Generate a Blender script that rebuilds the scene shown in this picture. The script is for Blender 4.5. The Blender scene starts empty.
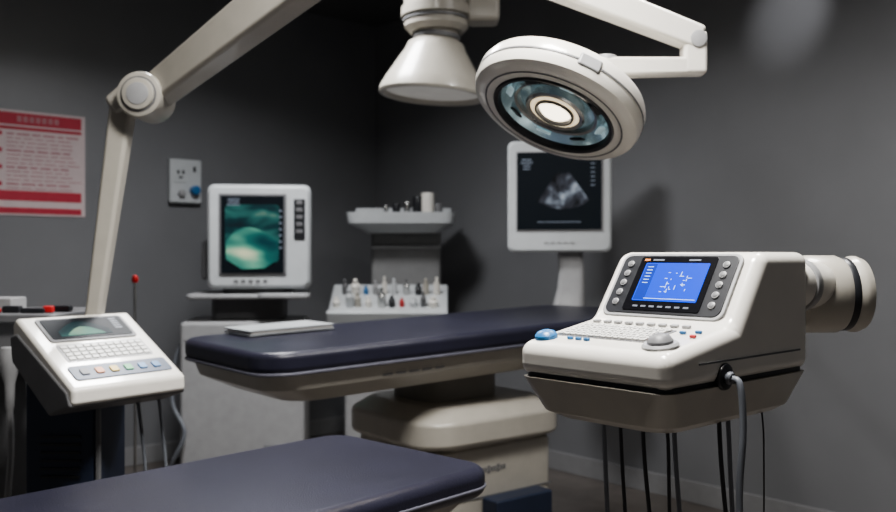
import bpy, bmesh, math, random
from mathutils import Vector, Matrix
random.seed(4)
S=bpy.context.scene
COL=S.collection
pi=math.pi
try: S.view_settings.look='AgX - Medium High Contrast'
except Exception: pass
# ------------------------------------------------------------ materials
def mat(name,color,rough=0.45,metal=0.0,var=0.06,scale=18,bump=0.0,bscale=120,coat=0.0,emis=None,estr=0.0,spec=0.5):
    m=bpy.data.materials.new(name); m.use_nodes=True
    nt=m.node_tree; b=nt.nodes['Principled BSDF']
    b.inputs['Roughness'].default_value=rough; b.inputs['Metallic'].default_value=metal
    b.inputs['Specular IOR Level'].default_value=spec
    if coat:
        b.inputs['Coat Weight'].default_value=coat; b.inputs['Coat Roughness'].default_value=0.08
    tc=nt.nodes.new('ShaderNodeTexCoord')
    n=nt.nodes.new('ShaderNodeTexNoise'); n.inputs['Scale'].default_value=scale; n.inputs['Detail'].default_value=4
    nt.links.new(tc.outputs['Object'],n.inputs['Vector'])
    r=nt.nodes.new('ShaderNodeValToRGB')
    r.color_ramp.elements[0].position=0.3; r.color_ramp.elements[1].position=0.7
    r.color_ramp.elements[0].color=tuple(max(0,c*(1-var)) for c in color)+(1,)
    r.color_ramp.elements[1].color=tuple(min(1,c*(1+var)) for c in color)+(1,)
    nt.links.new(n.outputs['Fac'],r.inputs['Fac']); nt.links.new(r.outputs['Color'],b.inputs['Base Color'])
    if bump:
        n2=nt.nodes.new('ShaderNodeTexNoise'); n2.inputs['Scale'].default_value=bscale; n2.inputs['Detail'].default_value=3
        nt.links.new(tc.outputs['Object'],n2.inputs['Vector'])
        bp=nt.nodes.new('ShaderNodeBump'); bp.inputs['Strength'].default_value=bump; bp.inputs['Distance'].default_value=0.004
        nt.links.new(n2.outputs['Fac'],bp.inputs['Height']); nt.links.new(bp.outputs['Normal'],b.inputs['Normal'])
    if emis:
        b.inputs['Emission Color'].default_value=tuple(emis)+(1,); b.inputs['Emission Strength'].default_value=estr
    return m
def noisescreen(name,stops,scale,strength,dist=0.5,detail=6,stretch=(1,1,1)):
    m=bpy.data.materials.new(name); m.use_nodes=True
    nt=m.node_tree; b=nt.nodes['Principled BSDF']
    b.inputs['Base Color'].default_value=(0.01,0.01,0.012,1); b.inputs['Roughness'].default_value=0.5
    b.inputs['Specular IOR Level'].default_value=0.15
    tc=nt.nodes.new('ShaderNodeTexCoord')
    mp=nt.nodes.new('ShaderNodeMapping'); mp.inputs['Scale'].default_value=stretch
    n=nt.nodes.new('ShaderNodeTexNoise'); n.inputs['Scale'].default_value=scale; n.inputs['Detail'].default_value=detail
    n.inputs['Distortion'].default_value=dist
    nt.links.new(tc.outputs['Object'],mp.inputs['Vector']); nt.links.new(mp.outputs['Vector'],n.inputs['Vector'])
    r=nt.nodes.new('ShaderNodeValToRGB')
    while len(r.color_ramp.elements)<len(stops): r.color_ramp.elements.new(0.5)
    for e,(p,c) in zip(r.color_ramp.elements,stops): e.position=p; e.color=tuple(c)+(1,)
    nt.links.new(n.outputs['Fac'],r.inputs['Fac']); nt.links.new(r.outputs['Color'],b.inputs['Emission Color'])
    b.inputs['Emission Strength'].default_value=strength
    return m
WHITE=mat('white_plastic',(0.78,0.75,0.69),0.28,var=0.02,coat=0.45)
WHITE2=mat('cool_white_plastic',(0.54,0.56,0.57),0.34,var=0.03,coat=0.15)
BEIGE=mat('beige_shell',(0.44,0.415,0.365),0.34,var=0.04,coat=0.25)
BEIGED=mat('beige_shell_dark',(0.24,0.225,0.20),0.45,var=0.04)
GREY=mat('grey_plastic',(0.16,0.16,0.165),0.45)
PANELG=mat('trolley_panel_grey',(0.24,0.24,0.24),0.5)
LGREY=mat('light_grey_plastic',(0.35,0.35,0.355),0.4)
DARK=mat('dark_plastic',(0.022,0.023,0.027),0.35)
BLACK=mat('black_glass',(0.006,0.006,0.008),0.2)
VINYL=mat('navy_vinyl',(0.022,0.022,0.038),0.34,var=0.12,scale=8,bump=0.25,bscale=260)
PIPING=mat('vinyl_piping',(0.12,0.12,0.15),0.4)
NAVY=mat('navy_panel',(0.025,0.035,0.066),0.45)
RED=mat('red_plastic',(0.5,0.03,0.03),0.4)
PAPER=mat('poster_paper',(0.56,0.47,0.47),0.6,var=0.04)
PRED=mat('poster_red',(0.42,0.03,0.055),0.6)
PPINK=mat('poster_text',(0.40,0.17,0.19),0.6)
BLUE=mat('blue_plastic',(0.03,0.15,0.34),0.35)
GREEN=mat('green_plastic',(0.05,0.35,0.12),0.4)
YELLOW=mat('yellow_plastic',(0.65,0.45,0.06),0.4)
ORANGE=mat('orange_plastic',(0.65,0.22,0.05),0.4)
STEEL=mat('brushed_steel',(0.55,0.55,0.54),0.25,metal=1.0)
CHROME=mat('reflector',(0.46,0.60,0.64),0.16,metal=0.75,var=0.4,scale=26,emis=(.40,.60,.66),estr=0.10)  # faint emission paints extra gleam into the dish
GLASS=mat('reflector_glass_lens',(0.62,0.78,0.82),0.08,metal=0.6,var=0.2,emis=(.60,.78,.82),estr=0.28)  # low emission puts a pale gleam into the glass facets
RUB=mat('cable_rubber',(0.030,0.030,0.034),0.45)
CGREY=mat('cable_grey',(0.15,0.16,0.18),0.4)
KEY=mat('key_caps',(0.68,0.67,0.64),0.4)
BAND=mat('band_blue_grey',(0.035,0.055,0.10),0.4)
LENS=mat('lamp_lens',(0.9,0.88,0.8),0.3,emis=(1.0,0.88,0.70),estr=3.2)
GLOW=mat('lamp_inner_ring_glow',(0.8,0.8,0.75),0.3,emis=(1.0,0.80,0.52),estr=0.9)
DIFF=mat('lamp_diffuser',(0.7,0.7,0.67),0.5,emis=(1.0,0.95,0.88),estr=0.10)
PANEL=mat('added_light_panel',(0.8,0.8,0.8),0.5,emis=(1,0.97,0.93),estr=4.0)
SBLUE=mat('lcd_blue',(0.0,0.01,0.2),0.4,emis=(0.0,0.075,0.90),estr=1.0,spec=.2)
SNAVY=mat('lcd_navy',(0.0,0.01,0.1),0.4,emis=(0.0,0.035,0.48),estr=1.0,spec=.2)
SWHITE=mat('lcd_white',(0.3,0.4,0.5),0.4,emis=(0.25,0.5,1.0),estr=1.1)
SDIM=mat('lcd_dim',(0.1,0.1,0.12),0.4,emis=(0.25,0.33,0.42),estr=0.35)
SDARK=mat('lcd_dark',(0.004,0.005,0.007),0.45,emis=(0.010,0.016,0.022),estr=0.4,spec=.15)
SGREEN=noisescreen('lcd_green_scan',[(0.30,(0.0,0.012,0.018)),(0.48,(0.0,0.04,0.045)),(0.60,(0.03,0.16,0.14)),(0.76,(0.30,0.38,0.26))],5,0.8,0.4,2,(1,1,2.2))
STEAL=noisescreen('lcd_teal_scan',[(0.30,(0.0,0.05,0.06)),(0.44,(0.01,0.15,0.13)),(0.56,(0.15,0.42,0.30)),(0.68,(0.70,0.74,0.50))],4.5,0.85,0.0,1.5,(1,1,2.0))
SSCAN=noisescreen('lcd_grey_scan',[(0.38,(0.0,0.0,0.0)),(0.5,(0.05,0.055,0.07)),(0.62,(0.25,0.29,0.34)),(0.75,(0.7,0.75,0.8))],12,0.9)
# ------------------------------------------------------------ geometry helpers
def E(name,loc=(0,0,0),yaw=0):
    e=bpy.data.objects.new(name,None); e.empty_display_size=0.1
    COL.objects.link(e); e.matrix_world=Matrix.Translation(loc)@Matrix.Rotation(yaw,4,'Z'); return e
def add(parent,name,verts,faces,m,M=None,bevel=0,seg=3,sharp=40):
    me=bpy.data.meshes.new(name); me.from_pydata([tuple(v) for v in verts],[],faces)
    bm=bmesh.new(); bm.from_mesh(me); bmesh.ops.recalc_face_normals(bm,faces=bm.faces); bm.to_mesh(me); bm.free()
    me.materials.append(m)
    for p in me.polygons: p.use_smooth=True
    ob=bpy.data.objects.new(name,me); COL.objects.link(ob)
    if parent: ob.parent=parent
    if M is not None: ob.matrix_local=M
    if bevel:
        b=ob.modifiers.new('bevel','BEVEL'); b.width=bevel; b.segments=seg; b.limit_method='ANGLE'; b.angle_limit=math.radians(30); b.harden_normals=True
    else: me.set_sharp_from_angle(angle=math.radians(sharp))
    return ob
def T(x,y,z): return Matrix.Translation((x,y,z))
def RX(a): return Matrix.Rotation(math.radians(a),4,'X')
def RY(a): return Matrix.Rotation(math.radians(a),4,'Y')
def RZ(a): return Matrix.Rotation(math.radians(a),4,'Z')
BF=[(0,3,2,1),(4,5,6,7),(0,1,5,4),(1,2,6,5),(2,3,7,6),(3,0,4,7)]
def box(parent,name,size,c,m,M=None,bevel=0.004,seg=2):
    x,y,z=[s/2 for s in size]; cx,cy,cz=c
    v=[(cx+a*x,cy+b*y,cz+d*z) for d in(-1,1) for a,b in((-1,-1),(1,-1),(1,1),(-1,1))]
    return add(parent,name,v,BF,m,M,bevel,seg)
def boxes(parent,name,lst,m,M=None,bevel=0,seg=1):
    V=[];F=[]
    for (sx,sy,sz,cx,cy,cz) in lst:
        n=len(V)
        V+=[(cx+a*sx/2,cy+b*sy/2,cz+d*sz/2) for d in(-1,1) for a,b in((-1,-1),(1,-1),(1,1),(-1,1))]
        F+=[tuple(i+n for i in f) for f in BF]
    return add(parent,name,V,F,m,M,bevel,seg)
def rrect(x0,x1,y0,y1,r,n=8):
    P=[]
    for cx,cy,a0 in((x1-r,y1-r,0),(x0+r,y1-r,90),(x0+r,y0+r,180),(x1-r,y0+r,270)):
        for i in range(n+1):
            a=math.radians(a0+90*i/n); P.append((cx+r*math.cos(a),cy+r*math.sin(a)))
    return P
def loft(parent,name,rings,m,M=None,bevel=0,seg=3,sharp=40):
    V=[p for r in rings for p in r]; n=len(rings[0]); F=[]
    for k in range(len(rings)-1):
        for i in range(n):
            j=(i+1)%n; F.append((k*n+i,k*n+j,(k+1)*n+j,(k+1)*n+i))
    F.append(tuple(range(n))[::-1]); F.append(tuple(range((len(rings)-1)*n,len(rings)*n)))
    return add(parent,name,V,F,m,M,bevel,seg,sharp)
def prism(parent,name,out,z0,z1,m,M=None,bevel=0,seg=3,out0=None):
    o0=out0 or out
    return loft(parent,name,[[(x,y,z0) for x,y in o0],[(x,y,z1) for x,y in out]],m,M,bevel,seg)
def xprism(parent,name,prof,x0,x1,m,M=None,bevel=0,seg=3):
    return loft(parent,name,[[(x0,y,z) for y,z in prof],[(x1,y,z) for y,z in prof]],m,M,bevel,seg)
def frame_to(p0,p1,up=Vector((0,0,1))):
    p0=Vector(p0);p1=Vector(p1); z=(p1-p0).normalized()
    if abs(z.dot(up))>0.98: up=Vector((0,1,0))
    x=up.cross(z).normalized(); y=z.cross(x)
    M=Matrix((x,y,z)).transposed().to_4x4(); M.translation=p0; return M,(p1-p0).length
def lathe(parent,name,prof,m,M=None,n=40,sharp=35):
    V=[];F=[];rings=[]
    for r,z in prof:
        if r<1e-5: rings.append([len(V)]); V.append((0,0,z))
        else:
            rings.append(list(range(len(V),len(V)+n)))
            V+=[(r*math.cos(2*pi*i/n),r*math.sin(2*pi*i/n),z) for i in range(n)]
    for a,b in zip(rings,rings[1:]):
        for i in range(n):
            j=(i+1)%n
            if len(a)==1 and len(b)==1: continue
            if len(a)==1: F.append((a[0],b[i],b[j]))
            elif len(b)==1: F.append((a[i],a[j],b[0]))
            else: F.append((a[i],a[j],b[j],b[i]))
    return add(parent,name,V,F,m,M,0,sharp=sharp)
def cyl(parent,name,p0,p1,r,m,r1=None,bev=0.004,n=32,M=None):
    F,L=frame_to(p0,p1); r1=r if r1 is None else r1; b=min(bev,r*0.4,L*0.4)
    if M is not None: F=M@F
    return lathe(parent,name,[(0,0),(r-b,0),(r-b*0.3,b*0.3),(r,b),(r1,L-b),(r1-b*0.3,L-b*0.3),(r1-b,L),(0,L)],m,F,n)
def beam(parent,name,p0,p1,w0,h0,w1,h1,m,bevel=0.01):
    M,L=frame_to(p0,p1)
    v=[(-w0/2,-h0/2,0),(w0/2,-h0/2,0),(w0/2,h0/2,0),(-w0/2,h0/2,0),(-w1/2,-h1/2,L),(w1/2,-h1/2,L),(w1/2,h1/2,L),(-w1/2,h1/2,L)]
    return add(parent,name,v,BF,m,M,bevel,3)
def tube(parent,name,pts,r,m,n=10,steps=8,M=None):
    P=[Vector(p) for p in pts]; Q=[]
    ext=[P[0]*2-P[1]]+P+[P[-1]*2-P[-2]]
    for k in range(1,len(ext)-2):
        a,b,c,d=ext[k-1:k+3]
        for s in range(steps):
            t=s/steps
            Q.append(0.5*((2*b)+(c-a)*t+(2*a-5*b+4*c-d)*t*t+(3*b-a-3*c+d)*t**3))
    Q.append(P[-1])
    t0=(Q[1]-Q[0]).normalized(); x=t0.orthogonal().normalized(); rings=[]
    for i,q in enumerate(Q):
        t=(Q[min(i+1,len(Q)-1)]-Q[max(i-1,0)]).normalized()
        x=(x-t*x.dot(t)).normalized(); y=t.cross(x)
        rings.append([q+(x*math.cos(2*pi*j/n)+y*math.sin(2*pi*j/n))*r for j in range(n)])
    return loft(parent,name,rings,m,M)
# ------------------------------------------------------------ room (axis aligned)
WALL=mat('wall_paint',(0.196,0.199,0.208),0.38,var=0.04,scale=3,bump=0.08,bscale=300)
FLOOR=mat('floor_vinyl',(0.13,0.115,0.105),0.35,var=0.15,scale=12)
CEIL=mat('ceiling_paint',(0.12,0.12,0.12),0.7)
BASE=mat('baseboard_paint',(0.25,0.25,0.255),0.4)
X0,X1,Y0,Y1,H=-4.728,1.5,-1.1,3.564,2.7
def room(name,a,b,m,bev=0):
    return box(None,name,[b[i]-a[i] for i in range(3)],[(a[i]+b[i])/2 for i in range(3)],m,None,bev)
roomobs=[room('floor',(X0-.1,Y0-.1,-.1),(X1+.1,Y1+.1,0),FLOOR),
 room('ceiling',(X0-.1,Y0-.1,H),(X1+.1,Y1+.1,H+.1),CEIL),
 room('wall_west',(X0-.1,Y0-.1,0),(X0,Y1+.1,H),WALL),
 room('wall_north',(X0,Y1,0),(X1,Y1+.1,H),WALL),
 room('wall_east',(X1,Y0-.1,0),(X1+.1,Y1+.1,H),WALL),
 room('wall_south',(X0,Y0-.1,0),(X1,Y0,H),WALL),
 room('baseboard_west',(X0,Y0,0),(X0+.015,Y1,.10),BASE,.003),
 room('baseboard_north',(X0+.015,Y1-.015,0),(X1,Y1,.10),BASE,.003),
 room('baseboard_east',(X1-.015,Y0,0),(X1,Y1-.015,.10),BASE,.003),
 room('baseboard_south',(X0+.015,Y0,0),(X1-.015,Y0+.015,.10),BASE,.003)]
THETA=math.atan2(0.746,0.666)

# ------------------------------------------------------------ examination table (centre)
yaw=math.radians(38)
t=E('examination_table',(-0.5,2.37,0),yaw)
Lt,Wt=1.75,0.66
MT=T(0,0,.85)@RY(-1.7)@T(0,0,-.85)
prism(t,'cushion',rrect(0,Lt,0,Wt,0.11,10),0.815,0.88,VINYL,MT,0.022,5)
prism(t,'cushion_piping',rrect(-.002,Lt+.002,-.002,Wt+.002,0.112,10),0.812,0.822,PIPING,MT,0.004,2)
o1=rrect(0.02,Lt-.02,0.02,Wt-.02,0.11,10); o0=rrect(0.13,Lt-.1,0.09,Wt-.09,0.10,10); om=rrect(0.035,Lt-.03,0.03,Wt-.03,0.11,10)
loft(t,'underframe',[[(x,y,.718) for x,y in o0],[(x,y,.765) for x,y in om],[(x,y,.812) for x,y in o1]],BEIGE,MT,.008,3)
boxes(t,'vent_slots',[(.035,.006,.005,.42+.05*i,.028,.790-.012*j) for i in range(5) for j in range(2)],GREY,MT)
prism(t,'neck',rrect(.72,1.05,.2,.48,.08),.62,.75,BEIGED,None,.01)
ped=rrect(.60,1.24,.05,.61,.12); ped2=rrect(.66,1.18,.11,.55,.10)
loft(t,'pedestal_cover',[[(x,y,.49) for x,y in ped2],[(x,y,.52) for x,y in ped],[(x,y,.60) for x,y in ped],[(x,y,.645) for x,y in ped2]],BEIGE,None,.012,3)
prism(t,'pedestal',rrect(.65,1.19,.09,.57,.04),.05,.50,BEIGE,None,.012)
prism(t,'plinth',rrect(.56,1.28,.04,.62,.05),0,.05,DARK,None,.01)
boxes(t,'pedestal_seams',[(.52,.004,.004,.92,.089,.33),(.004,.004,.27,1.12,.089,.19)],GREY)
boxes(t,'pedestal_lettering',[(.009,.003,.016 if i%3 else .026,.84+.014*i,.089,.42) for i in range(9)],GREY)
box(t,'drawer_front',(.26,.08,.26),(.98,.05,.20),NAVY,None,.008)
f=E('paper_folder',(-0.58,3.0,0.8935),math.radians(38))
MF=RY(-1.7)
prism(f,'cover',rrect(-.16,.16,-.10,.10,.006,3),0,.006,WHITE2,MF,.001)
prism(f,'sheets',rrect(-.15,.155,-.095,.095,.004,3),.006,.014,WHITE,MF,.001)
prism(f,'top_cover',rrect(-.16,.16,-.10,.10,.006,3),.014,.018,WHITE2,MF,.001)

# ------------------------------------------------------------ foreground bed
t=E('examination_table',(-0.28,2.24,0),math.atan2(-.733,-.68))
Lb,Wb=1.75,0.53
prism(t,'cushion',rrect(0,Lb,0,Wb,0.07,10),0.635,0.70,VINYL,None,0.024,5)
prism(t,'cushion_piping',rrect(-.003,Lb+.003,-.003,Wb+.003,0.073,10),0.655,0.662,PIPING,None,0.003,2)
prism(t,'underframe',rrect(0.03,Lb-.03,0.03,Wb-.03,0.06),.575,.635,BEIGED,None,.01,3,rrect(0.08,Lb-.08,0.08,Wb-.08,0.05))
prism(t,'pedestal',rrect(.55,1.3,.12,.41,.04),.05,.58,BEIGE,None,.012)
prism(t,'plinth',rrect(.45,1.4,.06,.47,.05),0,.05,DARK,None,.01)

# ------------------------------------------------------------ scanner on cart, back left
c=E('ultrasound_scanner',(-0.99,4.42,0),math.radians(6))
box(c,'cabinet',(.60,.44,.74),(-.03,.05,.46),LGREY,None,.02,3)
boxes(c,'cabinet_seams',[(.56,.004,.004,-.03,-.171,.74)],GREY)
boxes(c,'handles',[(.09,.02,.014,.12,-.18,.22)],GREY,None,.004)
boxes(c,'plinth',[(.54,.38,.05,-.03,.05,.07)],DARK)
for i,(a,b) in enumerate(((-.24,-.1),(.20,-.1),(-.24,.2),(.20,.2))): cyl(c,'castor_%d'%i,(a-.012,b,.035),(a+.012,b,.035),.035,DARK,n=18)
prism(c,'column',rrect(-.2,.16,-.06,.2,.04),.83,.95,GREY,None,.01)
prism(c,'tray',rrect(-.30,.28,-.2,.26,.04),.94,.965,LGREY,None,.01)
prism(c,'tray_front_bar',rrect(.05,.30,-.26,-.18,.03),.945,.97,LGREY,None,.008)
prism(c,'swivel',rrect(-.14,.2,-.12,.18,.05),.965,1.0,GREY,None,.01)
Mq=T(0,0,-.03)
mon=rrect(-.20,.30,1.02,1.53,.035,6); mon2=rrect(-.15,.25,1.08,1.45,.03,6)
loft(c,'monitor_housing',[[(x,-.18,z) for x,z in rrect(-.185,.285,1.035,1.515,.03,6)],[(x,-.16,z) for x,z in mon],[(x,-.05,z) for x,z in mon],[(x,.12,z) for x,z in mon2]],WHITE2,Mq,.006,2)
box(c,'side_block',(.05,.14,.20),(-.225,.03,1.16),GREY,Mq,.015)  # plain grey block at the left of the housing
box(c,'screen_bezel',(.325,.012,.40),(.02,-.182,1.285),GREY,Mq,.01)
box(c,'screen',(.300,.008,.375),(.02,-.189,1.285),SDARK,Mq,.003)
arc=[(-.125,-.085)]+[(-.125+.25*i/14, -.0+.07*math.sin(pi*(i/14)**.8)) for i in range(15)]+[(.125,-.085),(.06,-.13),(-.05,-.135)]
loft(c,'scan_image_back',[[(x,-.194,z+1.28) for x,z in rrect(-.11,.15,-.13,.15,.02,4)],[(x,-.1955,z+1.28) for x,z in rrect(-.11,.15,-.13,.15,.02,4)]],SGREEN,Mq)
loft(c,'scan_image_arc',[[(x+.02,-.196,z+1.25) for x,z in arc],[(x+.02,-.1975,z+1.25) for x,z in arc]],STEAL,Mq)
boxes(c,'screen_readout',[(.05+.03*random.random(),.003,.006,-.07,-.195,1.455-.013*i) for i in range(3)]+[(.012,.003,.01,.155,-.1965,1.40-.03*i) for i in range(7)],SDIM,Mq)
box(c,'control_strip',(.055,.012,.20),(.245,-.182,1.36),DARK,Mq,.006)
boxes(c,'control_buttons',[(.032,.006,.02,.245,-.19,1.44-.035*i) for i in range(5)],GREY,Mq,.003)
boxes(c,'lower_buttons',[(.02,.006,.008,-.06+.035*i,-.183,1.06) for i in range(5)],GREY,Mq)
tube(c,'power_cable',[(-.20,-.10,.80),(-.34,-.12,.70),(-.37,-.14,.45),(-.30,-.20,.30),(-.36,-.2,.15),(-.40,-.1,.012),(-.42,.2,.012)],.010,CGREY,8)

# ------------------------------------------------------------ instrument trolley in corner
c=E('instrument_trolley',(-0.27,4.95,0),0)
box(c,'cabinet',(.56,.34,.76),(-.02,.0,.44),LGREY,None,.02)
box(c,'plinth',(.5,.3,.06),(-.02,0,.03),DARK)
box(c,'back_panel',(.40,.10,.52),(.03,.08,1.07),PANELG,None,.02)
boxes(c,'panel_rail',[(.40,.02,.02,.03,.03,1.20)],LGREY,None,.004)
loft(c,'upper_tray',[[(x,y,1.28) for x,y in rrect(-.18,.22,-.12,.14,.04)],[(x,y,1.33) for x,y in rrect(-.28,.30,-.2,.16,.05)],[(x,y,1.39) for x,y in rrect(-.29,.31,-.21,.16,.05)]],WHITE2,None,.006)
box(c,'upper_tray_back_rim',(.56,.02,.04),(.01,.14,1.41),WHITE2,None,.008)
for i,(x,r,h,m) in enumerate(((-.02,.022,.06,DARK),(.04,.018,.07,STEEL),(.10,.030,.10,DARK),(.155,.038,.12,WHITE),(.215,.025,.06,GREY),(-.08,.012,.05,STEEL))):
    cyl(c,'canister_%d'%i,(x,-.05,1.385),(x,-.05,1.385+h),r,m,n=20)
M=T(-.05,-.20,.875)@RX(28)
box(c,'lower_tray',(.64,.34,.05),(0,0,.02),WHITE2,M,.012)
box(c,'lower_tray_lip',(.64,.03,.11),(0,-.17,.02),WHITE2,M,.010)
cols=[WHITE,WHITE2,BEIGE,WHITE,STEEL,DARK,RED,WHITE2,GREY,WHITE,GREY,WHITE,BLUE,LGREY,WHITE,WHITE2,STEEL,DARK,BEIGE,WHITE]
for i in range(20):
    x=-.27+.54*(i%10)/9.5+random.uniform(-.01,.01)+(0.02 if i>9 else 0); y=-.07+.13*(i//10); h=random.uniform(.05,.12); r=random.uniform(.014,.026)
    if cols[i] in (RED,BLUE): h=.05; r=.014
    lathe(c,'bottle_%d'%i,[(0,0),(r,0),(r,h*.65),(r*.5,h*.78),(r*.5,h),(0,h)],cols[i],M@T(x,y,.043),16)

# ------------------------------------------------------------ wall-side monitor on bracket
c=E('ultrasound_monitor_stand',(0.575,4.14,0),math.radians(-48.24))
c2=RZ(40)
rings=[]
for (z,x,w,d) in ((.78,-.05,.26,.20),(.82,-.05,.26,.20),(.86,-.03,.20,.16),(.92,.0,.15,.12),(1.0,.01,.13,.10),(1.10,.012,.12,.08),(1.22,.0,.12,.07),(1.35,0,.12,.06)):
    rings.append([(c2@Vector((x+px,py,z))) for px,py in rrect(-w/2,w/2,-d/2,d/2,min(w,d)*.3,5)])
loft(c,'curved_column',rings,LGREY)
box(c,'wall_bracket',(.12,.36,.06),(0,.19,.81),LGREY,None,.01)
box(c,'wall_plate',(.2,.02,.2),(0,.362,.81),LGREY,None,.006)
Mm=c2@T(-.045,-.06,1.428)
mo=rrect(-.24,.24,-.26,.26,.03,6)
loft(c,'monitor_housing',[[(x,-.035,z) for x,z in rrect(-.23,.23,-.25,.25,.03,6)],[(x,-.025,z) for x,z in mo],[(x,.02,z) for x,z in mo],[(x,.05,z) for x,z in rrect(-.2,.2,-.2,.2,.03,6)]],WHITE2,Mm,.004,2)
box(c,'screen_frame',(.405,.008,.375),(0,-.037,.025),LGREY,Mm,.006)
box(c,'screen',(.390,.006,.360),(0,-.042,.025),SDARK,Mm,.002)
fan=[(0.045*math.cos(a),0.045*math.sin(a)) for a in [math.radians(235+70*i/10) for i in range(11)]]+[(0.21*math.cos(a),0.21*math.sin(a)) for a in [math.radians(305-70*i/16) for i in range(17)]]
loft(c,'scan_fan',[[(x+.02,-.046,z+.15) for x,z in fan],[(x+.02,-.0475,z+.15) for x,z in fan]],SSCAN,Mm)
boxes(c,'screen_readout',[(.03+.03*random.random(),.002,.006,-.15,-.046,.17-.014*i) for i in range(4)]+[(.02,.002,.005,.155,-.046,.15-.02*i) for i in range(6)]+[(.2,.002,.004,.0,-.046,-.12)],SDIM,Mm)
boxes(c,'bezel_buttons',[(.018,.006,.006,-.06+.03*i,-.036,-.215) for i in range(5)],LGREY,Mm)

# ------------------------------------------------------------ ceiling lamp (centre)
c=E('ceiling_examination_lamp',(-0.045,3.4,0),0)
cyl(c,'ceiling_rose',(0,0,2.64),(0,0,2.7),.16,WHITE)
cyl(c,'ceiling_column',(0,0,2.12),(0,0,2.65),.075,WHITE)
lathe(c,'joint_housing',[(0,2.02),(.105,2.02),(.125,2.04),(.127,2.075),(.138,2.08),(.138,2.115),(.127,2.12),(.127,2.22),(.10,2.24),(0,2.24)],BEIGE)
lathe(c,'joint_ring',[(.126,2.062),(.131,2.062),(.131,2.072),(.126,2.072)],GREY)
box(c,'side_motor',(.13,.12,.17),(.18,0,2.14),BEIGE,None,.02)
Ms=T(0,0,1.99)@RY(4)@T(0,0,-1.99)
lathe(c,'lampshade',[(0,2.03),(.085,2.03),(.088,1.99),(.11,1.975),(.12,1.95),(.19,1.835),(.207,1.80),(.212,1.782),(.207,1.772),(.195,1.772),(.185,1.80),(.11,1.9),(0,1.93)],BEIGE,Ms,48)
lathe(c,'diffuser',[(0,1.790),(.186,1.790),(.186,1.797),(0,1.797)],DIFF,Ms,48)
lathe(c,'shade_ring',[(.088,1.995),(.093,1.993),(.093,2.01),(.088,2.01)],GREY,Ms,48)

# ------------------------------------------------------------ surgical lamp (foreground)
LZ=1.466
c=E('surgical_lamp',(0.236,1.95,LZ),0)
n=Vector((-.38,-.31,-.87)).normalized()
Mh,_=frame_to((0,0,0),-n)
lathe(c,'ring_housing',[(.128,.006),(.132,-.004),(.150,-.006),(.178,-.003),(.190,.005),(.195,.018),(.196,.050),(.190,.064),(.165,.078),(.12,.084),(0,.086)],WHITE,Mh,64)
lathe(c,'seam_ring',[(.1965,.030),(.1972,.030),(.1972,.034),(.1965,.034)],GREY,Mh,64)
lathe(c,'face_groove',[(.158,-.0062),(.160,-.0064),(.162,-.0058)],GREY,Mh,64)
lathe(c,'inner_dark_ring',[(.127,.008),(.131,-.007),(.139,-.010),(.142,-.0055)],DARK,Mh,64)
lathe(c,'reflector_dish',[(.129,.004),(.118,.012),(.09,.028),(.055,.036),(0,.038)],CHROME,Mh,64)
lathe(c,'reflector_ring',[(.088,.024),(.092,.014),(.098,.012),(.102,.018)],STEEL,Mh,64)
lathe(c,'bulb_collar',[(.062,.036),(.067,.018),(.070,.008),(.066,.004),(.058,.006)],STEEL,Mh,48)
lathe(c,'bulb_glow_ring',[(.058,.008),(.050,.004),(.042,.010)],GLOW,Mh,48)
lathe(c,'bulb_collar_inner',[(.047,.012),(.0455,.001),(.041,.001),(.038,.010)],DARK,Mh,48)
lathe(c,'bulb_lens',[(.038,.010),(.032,.004),(.02,.000),(0,-.002)],LENS,Mh,40)
for i in range(8):
    a=i*45+10
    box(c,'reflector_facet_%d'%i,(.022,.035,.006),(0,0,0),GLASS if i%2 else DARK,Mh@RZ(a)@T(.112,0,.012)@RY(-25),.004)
for i,a in enumerate((20,150,265)):
    box(c,'rim_clip_%d'%i,(.014,.05,.03),(.192,0,.035),LGREY,Mh@RZ(a),.005)
lathe(c,'hub',[(0,.08),(.045,.08),(.045,.098),(.035,.108),(0,.108)],WHITE,Mh,32)
hub=Mh@Vector((0,0,.095))
j=Vector((.325,.06,.135))
cyl(c,'hub_stem',hub,hub+Vector((.05,.01,.035)),.022,WHITE)
beam(c,'lower_arm',hub+Vector((.03,.01,.03)),j+Vector((0,0,-.015)),.05,.045,.045,.04,WHITE,.008)
cyl(c,'swivel_collar',hub+Vector((.09,.015,.005)),hub+Vector((.09,.015,.06)),.024,LGREY)
box(c,'elbow_block',(.055,.05,.10),j+Vector((.005,0,.015)),WHITE,None,.010,3)
cyl(c,'elbow_pin',j+Vector((.01,-.03,.045)),j+Vector((.01,.03,.045)),.02,LGREY)
k=Vector((-.12,.05,.36))
beam(c,'upper_arm',j+Vector((.02,0,.047)),k,.055,.058,.065,.07,WHITE,.01)
cyl(c,'shoulder',k+Vector((0,0,-.04)),k+Vector((0,0,.08)),.05,WHITE,bev=.01)
cyl(c,'ceiling_column',k+Vector((0,0,.05)),(k.x,k.y,2.66-LZ),.035,WHITE)
cyl(c,'ceiling_rose',(k.x,k.y,2.65-LZ),(k.x,k.y,2.70-LZ),.10,WHITE)

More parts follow.
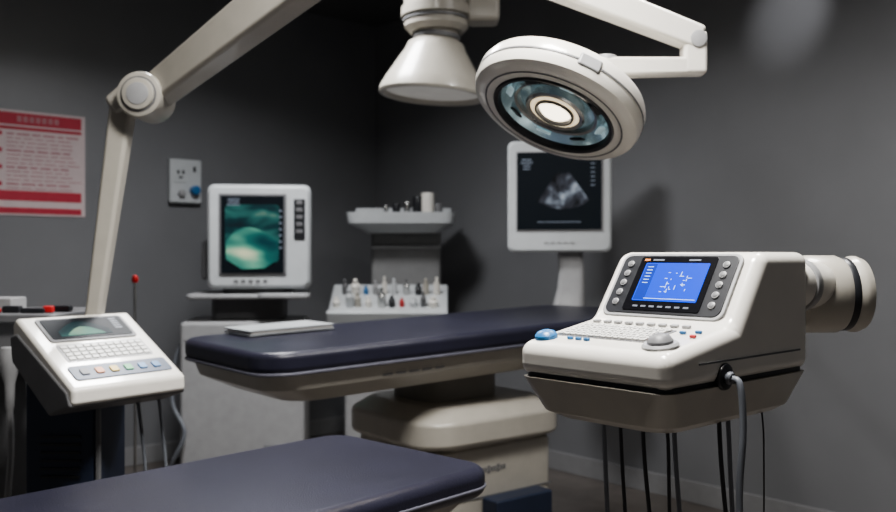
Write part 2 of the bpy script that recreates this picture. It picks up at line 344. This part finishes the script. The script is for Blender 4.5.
# ------------------------------------------------------------ portable ultrasound machine, right foreground
c=E('portable_ultrasound_machine',(.278,1.10,.935),math.atan2(-.743,.669))
Wd,D=.262,.385
ZT=.221
prof=[(0,.040),(0,.088),(.17,.116),(.245,ZT),(D,ZT),(D,.040)]
xprism(c,'upper_shell',prof,-Wd,0,WHITE,None,.018,5)
loft(c,'lower_shell',[[(x,y,-.022) for x,y in rrect(-Wd+.035,-.03,.04,D-.03,.04)],[(x,y,-.012) for x,y in rrect(-Wd+.016,-.016,.020,D-.015,.04)],[(x,y,.038) for x,y in rrect(-Wd+.001,-.001,.001,D-.001,.02)]],BEIGE,None,.004)  # darker beige than the upper shell, its shade put into the colour
prism(c,'seam_gasket',rrect(-Wd+.006,-.006,.006,D-.006,.018),.036,.046,DARK)
A=math.degrees(math.atan2(ZT-.116,.075))
Md=T(-.133,.2075,(ZT+.116)/2)@RX(A)
prism(c,'display_bezel',rrect(-.107,.107,-.060,.059,.016),-.004,.005,LGREY,Md,.002,2)
prism(c,'display_glass',rrect(-.102,.102,-.055,.054,.013),.004,.0065,DARK,Md,.001,1)
prism(c,'lcd_frame',rrect(-.068,.068,-.050,.050,.004),.006,.0075,BLACK,Md)
prism(c,'lcd_screen',rrect(-.056,.058,-.033,.038,.002),.0075,.0082,SBLUE,Md)
prism(c,'lcd_side_pane',rrect(-.054,-.034,-.031,.036,.001),.0080,.0084,SNAVY,Md)
boxes(c,'lcd_readout',[(.010,.0010,.0006,-.044,.030-.006*i,.0087) for i in range(6)]+[(.002+.006*random.random(),.0010,.0006,random.uniform(-.01,.035),random.uniform(-.018,.020),.0087) for i in range(13)]+[(.0010,.006*random.random()+.002,.0006,random.uniform(-.005,.032),random.uniform(-.016,.018),.0087) for i in range(12)]+[(.09,.0008,.0006,0.01,-.029,.0087)],SWHITE,Md)
boxes(c,'status_line',[(.009,.003,.0006,-.045+.015*i,-.043,.0082) for i in range(7)]+[(.02,.003,.0006,-.035,.0435,.0082),(.02,.003,.0006,.03,.0435,.0082)],SDIM,Md)
box(c,'status_tag',(.010,.004,.0008),(-.056,.0435,.0082),ORANGE,Md,0)
for i in range(5):
    for s in(-1,1):
        cyl(c,'soft_button_%d_%s'%(i,'r' if s>0 else 'l'),(s*.085,-.036+.018*i,.006),(s*.085,-.036+.018*i,.009),.0058,LGREY,n=18,M=Md,bev=.001)
        cyl(c,'soft_button_cap_%d_%s'%(i,'r' if s>0 else 'l'),(s*.085,-.036+.018*i,.008),(s*.085,-.036+.018*i,.0098),.0044,GREY,n=18,M=Md,bev=.001)
dk=math.degrees(math.atan2(.028,.17))
Mk=T(0,0,.088)@RX(dk)
keys=[]
for r in range(6):
    for q in range(14):
        keys.append((.0092,.0088,.004,-.225+.0112*q+(.002 if r%2 else 0),.052+.0115*r+.008,.0022))
prism(c,'keyboard_well',rrect(-.235,-.068,.052,.128,.005),-.001,.0008,GREY,Mk)
boxes(c,'keys',keys,KEY,Mk,.001)
boxes(c,'key_legends',[(.0035,.0012,.0003,k_[3]+random.uniform(-.001,.001),k_[4],.0044) for k_ in keys],DARK,Mk)
boxes(c,'red_keys',[(.009,.006,.004,-.062+.0,.066,.0025),(.009,.006,.004,-.024,.096,.0025)],RED,Mk,.001)
boxes(c,'blue_keys',[(.010,.005,.004,-.05,.112,.0025),(.010,.005,.004,-.03,.12,.0025)],BLUE,Mk,.001)
boxes(c,'grey_keys',[(.012,.008,.004,-.225+.02*i,.145,.0025) for i in range(9)],LGREY,Mk,.001)
boxes(c,'teal_keys',[(.010,.005,.004,-.19+.015*i,.037,.0022) for i in range(3)],BLUE,Mk,.001)
lathe(c,'blue_knob',[(0,0),(.017,0),(.017,.005),(.013,.010),(.006,.0125),(0,.013)],BLUE,Mk@T(-.232,.032,0),28)
lathe(c,'trackball_ring',[(.012,.0),(.025,.0),(.025,.003),(.022,.006),(.016,.005)],LGREY,Mk@T(-.038,.040,0),32)
lathe(c,'trackball',[(.017,.003),(.0175,.009),(.013,.015),(.006,.018),(0,.0185)],GREY,Mk@T(-.038,.040,0),32)
boxes(c,'flank_groove',[(.003,.28,.0025,0.0003,.21,.072)],GREY)
cyl(c,'probe_port',(-.006,.135,.050),(.004,.135,.050),.019,DARK,n=28)
cyl(c,'probe_port_collar',(.003,.135,.050),(.012,.135,.048),.009,CGREY,n=24)
tube(c,'probe_cable',[(.011,.135,.049),(.024,.133,.040),(.030,.13,-.02),(.030,.12,-.12),(.045,.11,-.3),(.07,.12,-.6),(.12,.14,-.90),(.22,.2,-.929),(.35,.22,-.929)],.0048,CGREY)
cc=Vector((-.040,.540,.150)); ax=Vector((.669,.743,0))
cyl(c,'joint_neck',(-.04,.37,.170),(-.045,.51,.165),.040,WHITE,bev=.008)
cyl(c,'joint_collar',(-.042,.41,.168),(-.043,.43,.168),.045,LGREY)
cyl(c,'joint_barrel',cc-ax*.058,cc+ax*.020,.066,BEIGE,bev=.014,n=48)
cyl(c,'joint_end_cap',cc+ax*.022,cc+ax*.055,.065,BEIGE,bev=.020,n=48)
cyl(c,'joint_groove',cc+ax*.014,cc+ax*.030,.0625,DARK,n=48)
def toL(x,y,z):
    rx,ry=x-.278,y-1.10; return Vector((.669*rx-.743*ry,.743*rx+.669*ry,z-.935))
w1=toL(1.232,3.935,1.06); m1=toL(.80,2.5,1.06)
cyl(c,'rear_mount',(-.12,.38,.11),(-.11,.43,.11),.05,LGREY)
beam(c,'support_arm_near',(-.115,.42,.12),m1,.06,.06,.055,.055,WHITE,.01)
cyl(c,'support_elbow',m1+Vector((0,0,-.05)),m1+Vector((0,0,.035)),.04,WHITE)
beam(c,'support_arm_far',m1,w1,.055,.055,.055,.055,WHITE,.01)
wp=toL(1.246,3.956,1.04)
box(c,'wall_plate',(.14,.03,.14),(wp.x,wp.y-.01,wp.z),LGREY,None,.01)
for i,(x,y,dx,r) in enumerate(((-.165,.08,-.005,.0034),(-.15,.10,.0,.0028),(-.11,.10,.01,.0030),(-.085,.14,.005,.0034),(-.07,.10,-.01,.0026),(-.03,.17,.01,.0032),(-.04,.21,.0,.0034),(-.03,.29,-.01,.0013))):
    tube(c,'hanging_cable_%d'%i,[(x,y,-.01),(x+.004,y,-.08),(x+dx,y+.02,-.3),(x+dx*2-.01,y+.01,-.6),(x+dx,y+.04,-.9),(x-.08,y+.10,-.930),(x-.16,y+.06,-.930)],r,CGREY if i%3==0 else RUB,8)

# ------------------------------------------------------------ console on the left with pillar
c=E('control_console',(-.862,2.0,.80),math.atan2(.8,.6))
W2=.31
xprism(c,'wedge_housing',[(0,.004),(0,.042),(.26,.197),(.28,.18),(.27,.10),(.10,-.012)],0,W2,WHITE,None,.010,4)
xprism(c,'dark_underbody',[(.004,.0),(.02,.035),(.25,.16),(.285,.15),(.275,.085),(.10,-.03)],-.004,W2+.004,GREY,None,.008,3)
sl=math.degrees(math.atan2(.155,.26)); Mc=T(0,0,.042)@RX(sl)
prism(c,'display_bezel',rrect(.035,.275,.185,.285,.012),-.002,.004,GREY,Mc,.002,2)
prism(c,'display',rrect(.045,.265,.193,.277,.006),.003,.0055,SDARK,Mc)
arc2=[(.07,.202)]+[(.07+.14*i/12,.222+.040*math.sin(pi*i/12)) for i in range(13)]+[(.21,.202)]
loft(c,'scan_image',[[(x,y,.0055) for x,y in arc2],[(x,y,.0062) for x,y in arc2]],SGREEN,Mc)
arc3=[(.09,.204)]+[(.09+.10*i/12,.208+.030*math.sin(pi*i/12)) for i in range(13)]+[(.19,.204)]
loft(c,'scan_core',[[(x,y,.0062) for x,y in arc3],[(x,y,.0066) for x,y in arc3]],STEAL,Mc)
boxes(c,'readout',[(.02,.004,.0006,.238,.265-.01*i,.006) for i in range(5)],SDIM,Mc)
kk=[(.0165,.0115,.004,.055+.0205*q,.115+.0155*r,.002) for r in range(4) for q in range(11)]
prism(c,'key_field',rrect(.04,.275,.103,.174,.006),-.001,.001,LGREY,Mc)
boxes(c,'keys',kk,KEY,Mc,.001)
prism(c,'button_band',rrect(.025,.290,.030,.084,.010),-.001,.003,BAND,Mc,.001,1)
for i,m in enumerate((GREY,ORANGE,YELLOW,GREEN,BLUE,BLUE)):
    prism(c,'band_button_%d'%i,rrect(.047+.039*i,.068+.039*i,.046,.068,.004,3),.002,.006,m,Mc,.001,1)
Mi=RZ(-53.13)
def cl(x,y,z):
    return Mi@Vector((x+.862,y-2.0,0))+Vector((0,0,z-.80))
def Mw(x,y,z): 
    v=cl(x,y,z); return T(v.x,v.y,v.z)@Mi
box(c,'pillar',(.18,.20,.80),(0,0,0),NAVY,Mw(-.965,2.27,.45),.012)
boxes(c,'pillar_vents',[(.10,.004,.006,0,-.102,.25-.02*i) for i in range(6)],DARK,Mw(-.965,2.27,.45))
box(c,'pillar_edge',(.012,.012,.80),(.094,-.10,0),GREY,Mw(-.965,2.27,.45),.003)
box(c,'pillar_foot',(.34,.40,.05),(0,0,0),DARK,Mw(-.965,2.27,.025),.015)
for i,pts in enumerate(([(-.76,2.28,.80),(-.755,2.3,.70),(-.74,2.3,.5),(-.77,2.3,.38),(-.83,2.32,.45),(-.86,2.3,.40)],[(-.80,2.24,.80),(-.785,2.26,.6),(-.77,2.27,.3),(-.76,2.3,.02),(-.6,2.5,.012)])):
    tube(c,'console_cable_%d'%i,[cl(*p) for p in pts],.0045,CGREY,8)

# ------------------------------------------------------------ articulated arm carried from ceiling, holding the console
c=E('articulated_support_arm',(-.955,2.34,.98),0)
J=Vector((.118,.06,.605))
beam(c,'foot_bracket',(-.01,-.06,-.03),(0,.03,-.01),.06,.05,.06,.05,BEIGE,.008)
beam(c,'lower_arm',(0,0,-.03),(J.x-.055,J.y,J.z-.01),.042,.040,.064,.056,BEIGE,.012)
JJ=J+Vector((.014,0,-.004))
cyl(c,'elbow_joint',JJ+Vector((0,-.085,0)),JJ+Vector((0,.045,0)),.062,BEIGE,bev=.010,n=48)
cyl(c,'elbow_groove',JJ+Vector((0,-.0875,0)),JJ+Vector((0,-.08,0)),.048,GREY,bev=.002,n=40)
cyl(c,'elbow_cap',JJ+Vector((0,-.094,0)),JJ+Vector((0,-.08,0)),.043,BEIGE,bev=.005,n=40)
cyl(c,'elbow_screw',JJ+Vector((0,-.096,0)),JJ+Vector((0,-.09,0)),.030,LGREY,bev=.002,n=32)
beam(c,'elbow_block',J+Vector((-.085,0,-.03)),J+Vector((-.02,0,.015)),.075,.06,.085,.07,BEIGE,.015)
K=Vector((-.190,2.0,1.90))-Vector((-.955,2.34,.98))
beam(c,'upper_arm',J+Vector((0,.01,-.005)),K,.070,.085,.090,.125,BEIGE,.014)
cyl(c,'shoulder_joint',K+Vector((0,-.07,0)),K+Vector((0,.07,0)),.075,BEIGE,bev=.012)
cyl(c,'ceiling_column',K,(K.x,K.y,1.68),.05,BEIGE)
cyl(c,'ceiling_rose',(K.x,K.y,1.68),(K.x,K.y,1.72),.12,WHITE)

# ------------------------------------------------------------ probe rack at left edge
c=E('probe_rack_cart',(-1.33,2.62,0),0)
box(c,'cabinet',(.36,.34,.80),(0,0,.48),GREY,None,.015)
box(c,'base',(.38,.38,.05),(0,0,.055),DARK,None,.01)
for i,(a,b) in enumerate(((-.14,-.14),(.14,-.14),(-.14,.14),(.14,.14))): cyl(c,'castor_%d'%i,(a-.01,b,.03),(a+.01,b,.03),.03,DARK,n=16)
prism(c,'top_tray',rrect(-.2,.22,-.16,.20,.03),.96,.985,GREY,None,.006)
box(c,'tray_post',(.30,.26,.10),(0,0,.92),GREY)
box(c,'holder_bar',(.40,.05,.03),(0.02,-.20,.865),LGREY,None,.008)
boxes(c,'tray_items',[(.05,.03,.02,.06,-.08,.995),(.07,.02,.015,.13,-.10,.992),(.05,.03,.018,.185,-.03,.994)],DARK,None,.004)
boxes(c,'tray_items_red',[(.03,.02,.02,.17,-.09,.995),(.03,.02,.014,.02,-.10,.992)],RED,None,.004)
boxes(c,'glove_box',[(.12,.10,.04,-.03,.02,1.005)],LGREY,None,.004)
for i,x in enumerate((-.13,-.06,.01,.07,.13,.19)):
    m=WHITE2 if i%2 else LGREY
    lathe(c,'probe_%d'%i,[(0,.0),(.022,.0),(.028,.02),(.024,.06),(.014,.10),(.012,.16),(.008,.18),(0,.18)],m,T(x,-.235,.90)@RX(180),20)
    tube(c,'probe_hose_%d'%i,[(x,-.235,.74),(x+.005,-.24,.6),(x-.01,-.25,.3),(x+.02,-.23,.10),(x+.04,-.20,.25),(x+.03,-.18,.4)],.009,m,8)
c=E('drip_stand',(-1.085,3.02,0),0)
cyl(c,'rod',(0,0,.02),(0,0,1.06),.005,STEEL,n=12)
lathe(c,'red_tip',[(0,0),(.009,.003),(.012,.014),(.008,.026),(0,.03)],RED,T(0,0,1.055),16)
lathe(c,'foot',[(0,0),(.07,0),(.07,.012),(.02,.025),(0,.025)],DARK,None,24)

# ------------------------------------------------------------ poster and wall socket on west wall
yw=math.atan2(.666,.746)
def onwall(tt,z,off): return (-.49-.746*tt+.666*off,5.9-.666*tt-.746*off,z)
c=E('wall_poster',onwall(2.15,1.62,.004),yw)
box(c,'sheet',(.45,.004,.53),(0,0,0),PAPER,None,0)
boxes(c,'header_band',[(.41,.002,.06,0,-.003,.222),(.41,.002,.015,0,-.003,.175),(.41,.002,.03,0,-.003,-.240),(.41,.002,.05,0,-.003,-.165)],PRED)
boxes(c,'header_title',[(.022,.002,.03,-.10+.030*i,-.0045,.222) for i in range(7)],PPINK)
ln=[]
for i in range(14):
    z=.145-.021*i; x=-.16
    if z<-.13: continue
    while x<.15:
        w=random.uniform(.02,.07); ln.append((w,.002,.004 if i%4 else .008,x+w/2,-.003,z)); x+=w+.012
boxes(c,'text_lines',ln,PPINK)
boxes(c,'bullets',[(.02,.002,.02,-.19,-.003,.145-.084*i) for i in range(4)],PRED)
c=E('wall_socket_box',onwall(1.375,1.575,.02),yw)
box(c,'housing',(.19,.04,.25),(0,0,0),WHITE2,None,.01,3)
box(c,'face_plate',(.08,.008,.10),(-.035,-.022,.04),WHITE2,None,.004)
boxes(c,'sockets',[(.012,.004,.02,-.05,-.027,.05),(.012,.004,.02,-.02,-.027,.05),(.02,.004,.012,-.035,-.027,.02),(.015,.004,.03,.05,-.021,.07)],DARK)
cyl(c,'blue_valve',(.045,-.02,-.05),(.045,-.06,-.05),.026,BLUE,n=24)
cyl(c,'grey_valve',(-.03,-.02,-.07),(-.03,-.045,-.07),.02,LGREY,n=24)

# ------------------------------------------------------------ lights
def area(parent,name,loc,sx,sy,power,color,spread=180):
    l=bpy.data.lights.new(name,'AREA'); l.shape='RECTANGLE'; l.size=sx; l.size_y=sy; l.energy=power; l.color=color; l.spread=math.radians(spread)
    o=bpy.data.objects.new(name,l); COL.objects.link(o); o.parent=parent; o.matrix_local=T(*loc); return o
def added_ceiling_light(x,y,sx,sy,power,color,spread=180):  # unseen panels added to light the closed room
    c=E('added_ceiling_light',(x,y,2.7),math.radians(-48.24))
    box(c,'frame',(sx+.06,sy+.06,.03),(0,0,-.015),WHITE2,None,.004)
    box(c,'diffuser',(sx,sy,.006),(0,0,-.033),PANEL,None,0)
    area(c,'added_area_glow',(0,0,-.05),sx,sy,power,color,spread)
added_ceiling_light(0.05,1.25,.6,.35,64,(1.0,.98,.95),150)
added_ceiling_light(0.95,2.3,.4,.3,20,(1.0,.985,.97),150)
added_ceiling_light(-0.7,3.3,.5,.4,40,(.98,.985,1.0),150)
def spot(parent,name,loc,direction,power,angle,col,rad=.04,blend=.6):
    l=bpy.data.lights.new(name,'SPOT'); l.energy=power; l.spot_size=math.radians(angle); l.spot_blend=blend; l.color=col; l.shadow_soft_size=rad
    o=bpy.data.objects.new(name,l); COL.objects.link(o); o.parent=parent
    o.matrix_local=Matrix.Translation(loc)@Vector(direction).to_track_quat('-Z','Y').to_matrix().to_4x4()
spot(bpy.data.objects['surgical_lamp'],'bulb_light',n*.03,n,6,90,(1,.88,.7))
spot(bpy.data.objects['ceiling_examination_lamp'],'bulb_light',(0,0,1.76),(0,0,-1),8,110,(1,.95,.88),.12)
# added unseen spotlight; its pool stands in for a lamp reflection on the north wall
c=E('added_wall_spot',(1.08,3.05,2.7),0)
sp=Vector((1.08,3.05,2.56)); dv=(Vector((1.46,3.714,2.19))-sp).normalized()
cyl(c,'mount',(0,0,-.02),(0,0,0),.05,WHITE)
cyl(c,'stem',(0,0,-.12),(0,0,-.01),.01,WHITE)
cyl(c,'can',Vector((0,0,-.14))-dv*.06,Vector((0,0,-.14))+dv*.06,.035,WHITE)
spot(c,'wall_pool_light',Vector((0,0,-.14))+dv*.075,dv,16,32,(.98,.98,1.0),.03,1.0)
w=bpy.data.worlds.new('world'); S.world=w; w.use_nodes=True
w.node_tree.nodes['Background'].inputs[0].default_value=(.3,.3,.32,1); w.node_tree.nodes['Background'].inputs[1].default_value=.3

# ------------------------------------------------------------ camera
cd=bpy.data.cameras.new('camera'); cd.lens=35; cd.sensor_width=36
cd.dof.use_dof=True; cd.dof.focus_distance=1.35; cd.dof.aperture_fstop=4.5
co=bpy.data.objects.new('camera',cd); COL.objects.link(co)
co.matrix_world=T(0,0,1.15)@RX(90)
S.camera=co
bpy.context.view_layer.update()
R=Matrix.Rotation(THETA,4,'Z')
for o in list(S.objects):
    if o.parent is None and o not in roomobs: o.matrix_world=R@o.matrix_world
